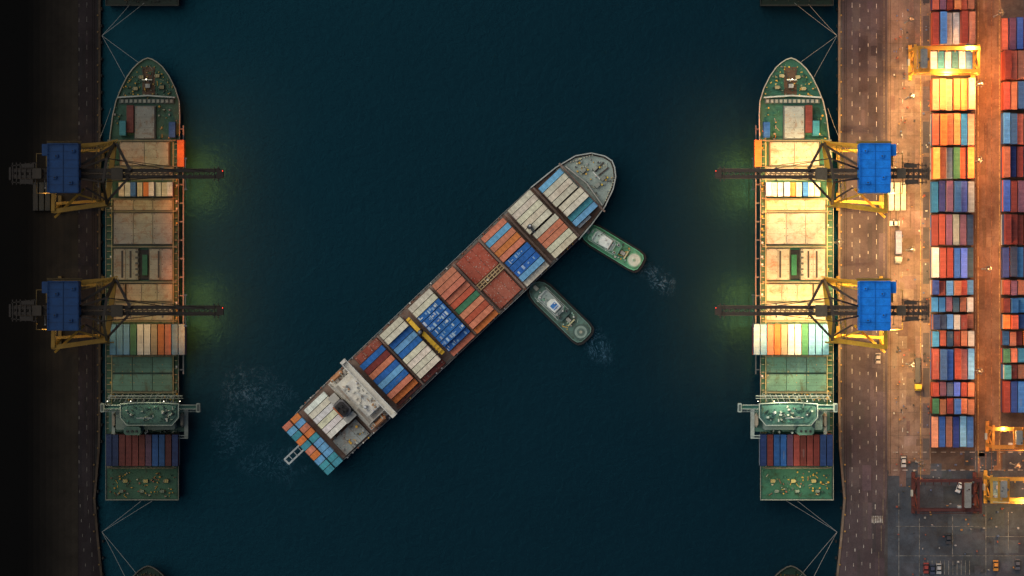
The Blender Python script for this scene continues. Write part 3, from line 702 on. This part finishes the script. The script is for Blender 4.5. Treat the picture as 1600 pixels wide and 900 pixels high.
# ------------------------------------------------------------------ RTG cranes
def rtg(x0,x1,y0,y1,col,hz=20,trol=None,lit=0,T=None,beamw=1.3):
    T=T or TN(18)
    par=empty('gantry_crane',T,(x0+x1)/2,(y0+y1)/2)
    m=MB(T)
    for y in (y0+6,y1-6):
        m.beam((x0,y,hz),(x1,y,hz),beamw,col,h=1.8)
        m.rail([(x0,y-3),(x1,y-3)],hz,tuple(v*.8 for v in col),t=.15,step=6)
        for x in (x0+2,x1-2):
            m.beam((x,y,4.8),(x,y,hz),1.0,col); m.beam((x,y,hz-1),(x,(y0+y1)/2,8),.5,col)
    for x in (x0+2,x1-2):
        m.beam((x,y0-4,4.6),(x,y1+4,4.6),1.3,col,h=1.2); m.beam((x,y0,hz),(x,y1,hz),.9,col)
        for y in (y0-3,y0+3,y1-3,y1+3): m.cyl(x,y,2.0,3.05,4.6,(.02,.02,.02),n=12)
    t=trol or (x0+x1)/2
    m.box(t-9,y0+3,t+9,y1-3,hz+1,hz+2,tuple(v*.8 for v in col)); m.box(t-6,y0+8,t+4,y1-10,hz+2,hz+4,(.25,.23,.2),ch=1)
    scatter(m,t-8,y0+4,t+8,y1-4,hz+2,14,[col,(.1,.1,.1),(.3,.28,.2),tuple(v*.5 for v in col)],None,1,3.5,2.4)
    m.cyl(t+5,(y0+y1)/2,2.4,hz+2,hz+3.2,(.1,.1,.1)); m.box(t-14,y1-12,t-9,y1-4,hz-3,hz,(.4,.42,.42)); 
    m.box(x0-3,(y0+y1)/2-5,x0,(y0+y1)/2+5,5.5,8,(.4,.4,.35)); 
    for i in range(9): m.beam((x0+(x1-x0)*i/8,y0+6,hz),(x0+(x1-x0)*i/8,y0+12,hz-.4),.3,col)
    m.truss((x0,y1-2,hz),(x1,y1-2,hz),3,.2,tuple(v*.7 for v in col),n=14)
    for i in range(4):
        xx=x0+(x1-x0)*(i+.5)/4
        if lit:
            m.box(xx-1,y0+9,xx+1,y0+11,hz-1.6,hz-1.1,(.1,.1,.1)); m.box(xx-.9,y0+9.1,xx+.9,y0+10.9,hz-1.7,hz-1.61,(1,1,1),mLW)
    m.obj('gantry_frame',par)
    if lit:
        for i in (0.15,.5,.85):
            x,y=T(x0+(x1-x0)*i,y0-3+(y1-y0)*(.2 if i!=.5 else 1.1)); addlight('floodlight','POINT',(x,y,hz+1.5),lit,(1,.55,.16),par,size=.5)
rtg(1427,1530,70,118,(.68,.33,.05),trol=1442,lit=34000)
rtg(1432,1533,745,802,(.10,.03,.025),trol=1510,beamw=.9)
rtg(1549,1660,664,704,(.55,.22,.04),trol=1590,lit=6000)
rtg(1546,1650,742,786,(.5,.28,.05),trol=1566,lit=17000)
m=MB(TN(8)); m.box(1551,753,1577,786,3.1,8,(.14,.25,.33),ch=1); m.box(1552,754,1576,785,8,8.3,(.18,.30,.38)); 
for q in range(5): m.box(1553,757+q*6,1575,757.8+q*6,8.3,8.42,(.1,.18,.24))
m.box(1556,758,1562,764,8.42,9.2,(.4,.4,.4)); m.obj('yard_office')

# ------------------------------------------------------------------ vehicles
def wheel(m,x,y,r=1.9): m.box(x-.7,y-r,x+.7,y+r,3.1,4.1,(.015,.015,.015),ch=.5)
def truck(x,y,cab,load,L=52,rot=0,name='container_truck'):
    cx,cy=x,y; base=TN(4)
    ca,sa=math.cos(rot),math.sin(rot)
    T=lambda a,b_: base(cx+a*ca-b_*sa,cy+a*sa+b_*ca)
    m=MB(T)
    m.box(-4,-L/2,4,L/2-13,4.1,4.6,(.08,.08,.08))
    for yy in (-L/2+4,-L/2+8.5,-L/2+13,L/2-16,L/2-4):
        for xx in (-4.2,4.2): wheel(m,xx,yy)
    m.box(-5,L/2-11,5,L/2-3,3.8,6.6,cab,ch=.8); m.box(-4.6,L/2-3,4.6,L/2-.5,3.6,5,cab,ch=.6)
    m.loft([(-4.6,L/2-3.2),(4.6,L/2-3.2),(4.6,L/2-2),(-4.6,L/2-2)],5,[(-4.4,L/2-4),(4.4,L/2-4),(4.4,L/2-3.6),(-4.4,L/2-3.6)],6.5,(0,0,0),mGLASS)
    if load: container(m,-5.2,-L/2,5.2,L/2-14,4.6,1,load,'y')
    m.obj(name)
def car(x,y,col,L=18,name='parked_car',rot=0):
    base=TN(4); ca,sa=math.cos(rot),math.sin(rot); T=lambda a,b_: base(x+a*ca-b_*sa,y+a*sa+b_*ca)
    m=MB(T); w=3.9
    m.loft([(-w,-L/2),(w,-L/2),(w,L/2),(-w,L/2)],3.4,[(-w*.95,-L/2+.5),(w*.95,-L/2+.5),(w*.95,L/2-.8),(-w*.95,L/2-.8)],4.2,col)
    m.loft([(-w*.9,-L/2+2),(w*.9,-L/2+2),(w*.9,L/2-5),(-w*.9,L/2-5)],4.2,[(-w*.75,-L/2+4),(w*.75,-L/2+4),(w*.75,L/2-7.5),(-w*.75,L/2-7.5)],4.85,(0,0,0),mGLASS)
    m.box(-w*.74,-L/2+4.1,w*.74,L/2-7.6,4.85,4.92,col)
    for sx in (-w,w):
        for yy in (-L/2+4,L/2-4): wheel(m,sx*.92,yy,1.4)
    m.obj(name)
truck(1403,386,(.30,.30,.28),(.20,.20,.30),52)
truck(1434,585,(.7,.45,.05),None,52)
car(1398,349,(.7,.68,.6),16,'delivery_van',1.57); car(1499,762,(.72,.72,.7),17,'delivery_van',.4)
for i,(x,y,c) in enumerate(((1447,888,(.3,.05,.04)),(1457,890,(.05,.06,.1)),(1467,889,(.4,.4,.4)),(1556,884,(.6,.25,.05)),(1590,882,(.1,.1,.12)),(1482,842,(.05,.05,.06)),(1412,722,(.5,.5,.48)),(1372,560,(.35,.3,.28)))): car(x,y,c,17)
m=MB(TN(4))
for i in range(150):
    x=random.choice([U(1394,1452),U(1440,1453),U(1398,1420)]); y=U(0,735); s_=U(.8,3)
    m.box(x,y,x+s_,y+U(.8,3),3.12,3.12+U(.3,1.6),jit(random.choice([(.4,.2,.06),(.5,.48,.4),(.05,.05,.05),(.1,.14,.25),(.3,.08,.05)])),ch=.1)
for i in range(90):
    x=U(1400,1600);y=U(705,898); s_=U(.8,3.4); m.box(x,y,x+s_,y+U(.8,3),3.12,3.12+U(.3,1.6),jit(random.choice([(.4,.2,.06),(.3,.3,.3),(.05,.05,.05),(.1,.14,.25),(.3,.08,.05)])),ch=.1)
m.obj('scattered_quayside_gear')

# ------------------------------------------------------------------ light masts
def mast(x,y,p,col,hz=21):
    T=TN(20); m=MB(T)
    m.cyl(x,y,1.6,3,4,(.3,.3,.28),n=12); m.cyl(x,y,.9,4,hz+1,(.3,.28,.25),n=10,r1=.5)
    n=10
    for i in range(n):
        a=2*math.pi*i/n;b_=2*math.pi*(i+1)/n
        m.beam((x+4*math.cos(a),y+4*math.sin(a),hz),(x+4*math.cos(b_),y+4*math.sin(b_),hz),.3,(.12,.09,.06))
        if i%2==0:
            m.beam((x,y,hz),(x+4*math.cos(a),y+4*math.sin(a),hz),.2,(.12,.09,.06)); m.box(x+5*math.cos(a)-1,y+5*math.sin(a)-1,x+5*math.cos(a)+1,y+5*math.sin(a)+1,hz-.3,hz+.1,(.15,.13,.1)); m.box(x+5*math.cos(a)-.8,y+5*math.sin(a)-.8,x+5*math.cos(a)+.8,y+5*math.sin(a)+.8,hz-.4,hz-.31,(1,1,1),mLW)
    o=m.obj('light_mast'); xx,yy=T(x,y)
    addlight('mast_lamp','POINT',(xx,yy,hz-1.5),p,col,o,size=1.0)
OR=(1,.38,.11); WM=(1,.56,.20)
for x,y,p,c in ((1531,131,42000,OR),(1531,250,22000,OR),(1545,420,20000,OR),(1531,580,18000,OR),(1425,150,32000,WM),(1425,390,36000,WM),(1425,570,20000,WM),(1423,30,8000,OR),(1564,20,6000,OR),(1590,728,8000,OR),(1440,725,2500,OR),(1312,378,14000,WM)): mast(x,y,p,c)

# ------------------------------------------------------------------ mooring lines
def lines(T,dim):
    def rope(p,q,n=10,sag=.8):
        m=MB(T); m.dim=dim
        for i in range(n):
            f,g=i/n,(i+1)/n; P=lambda t:(p[0]+(q[0]-p[0])*t,p[1]+(q[1]-p[1])*t,p[2]+(q[2]-p[2])*t-sag*4*t*(1-t))
            m.beam(P(f),P(g),.11,(.30,.30,.28))
        m.obj('mooring_line')
    A=(1309,55,3.6);B=(1309,832,3.6)
    for p in ((1250,98,9.6),(1270,122,9.6)): rope(p,A)
    rope((1292,170,9.6),(1312,215,3.6)); 
    for p in ((1228,782,9.6),(1245,782,9.6)): rope(p,B)
    for p in ((1240,6,9.6),(1262,8,9.6)): rope(p,A)
    for p in ((1248,900,9.6),(1264,912,9.6)): rope(p,B)
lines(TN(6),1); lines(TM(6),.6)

# ------------------------------------------------------------------ world, sun, camera
w=bpy.data.worlds.new("World"); scene.world=w; w.use_nodes=True
nt=w.node_tree; bg=nt.nodes['Background']; sky=nt.nodes.new('ShaderNodeTexSky'); sky.sky_type='NISHITA'; sky.sun_disc=False
el,rt=math.radians(58),math.radians(-60)
sky.sun_elevation=el; sky.sun_rotation=rt
nt.links.new(sky.outputs[0],bg.inputs[0]); bg.inputs[1].default_value=.064
sd=Vector((math.sin(rt)*math.cos(el),math.cos(rt)*math.cos(el),math.sin(el)))
L=bpy.data.lights.new('sun','SUN'); L.energy=2.0; L.angle=math.radians(60); L.color=(1,.93,.80)
so=bpy.data.objects.new('sun',L); scene.collection.objects.link(so); so.rotation_euler=(-sd).to_track_quat('-Z','Y').to_euler(); so.location=(0,0,300)
cam=bpy.data.cameras.new('camera'); co=bpy.data.objects.new('camera',cam); scene.collection.objects.link(co)
co.location=(0,0,H); cam.sensor_width=36; cam.lens=36*H/(1600*S); cam.clip_start=10; cam.clip_end=9000
scene.camera=co
scene.view_settings.view_transform='Standard'; scene.view_settings.look='None'; scene.view_settings.exposure=0
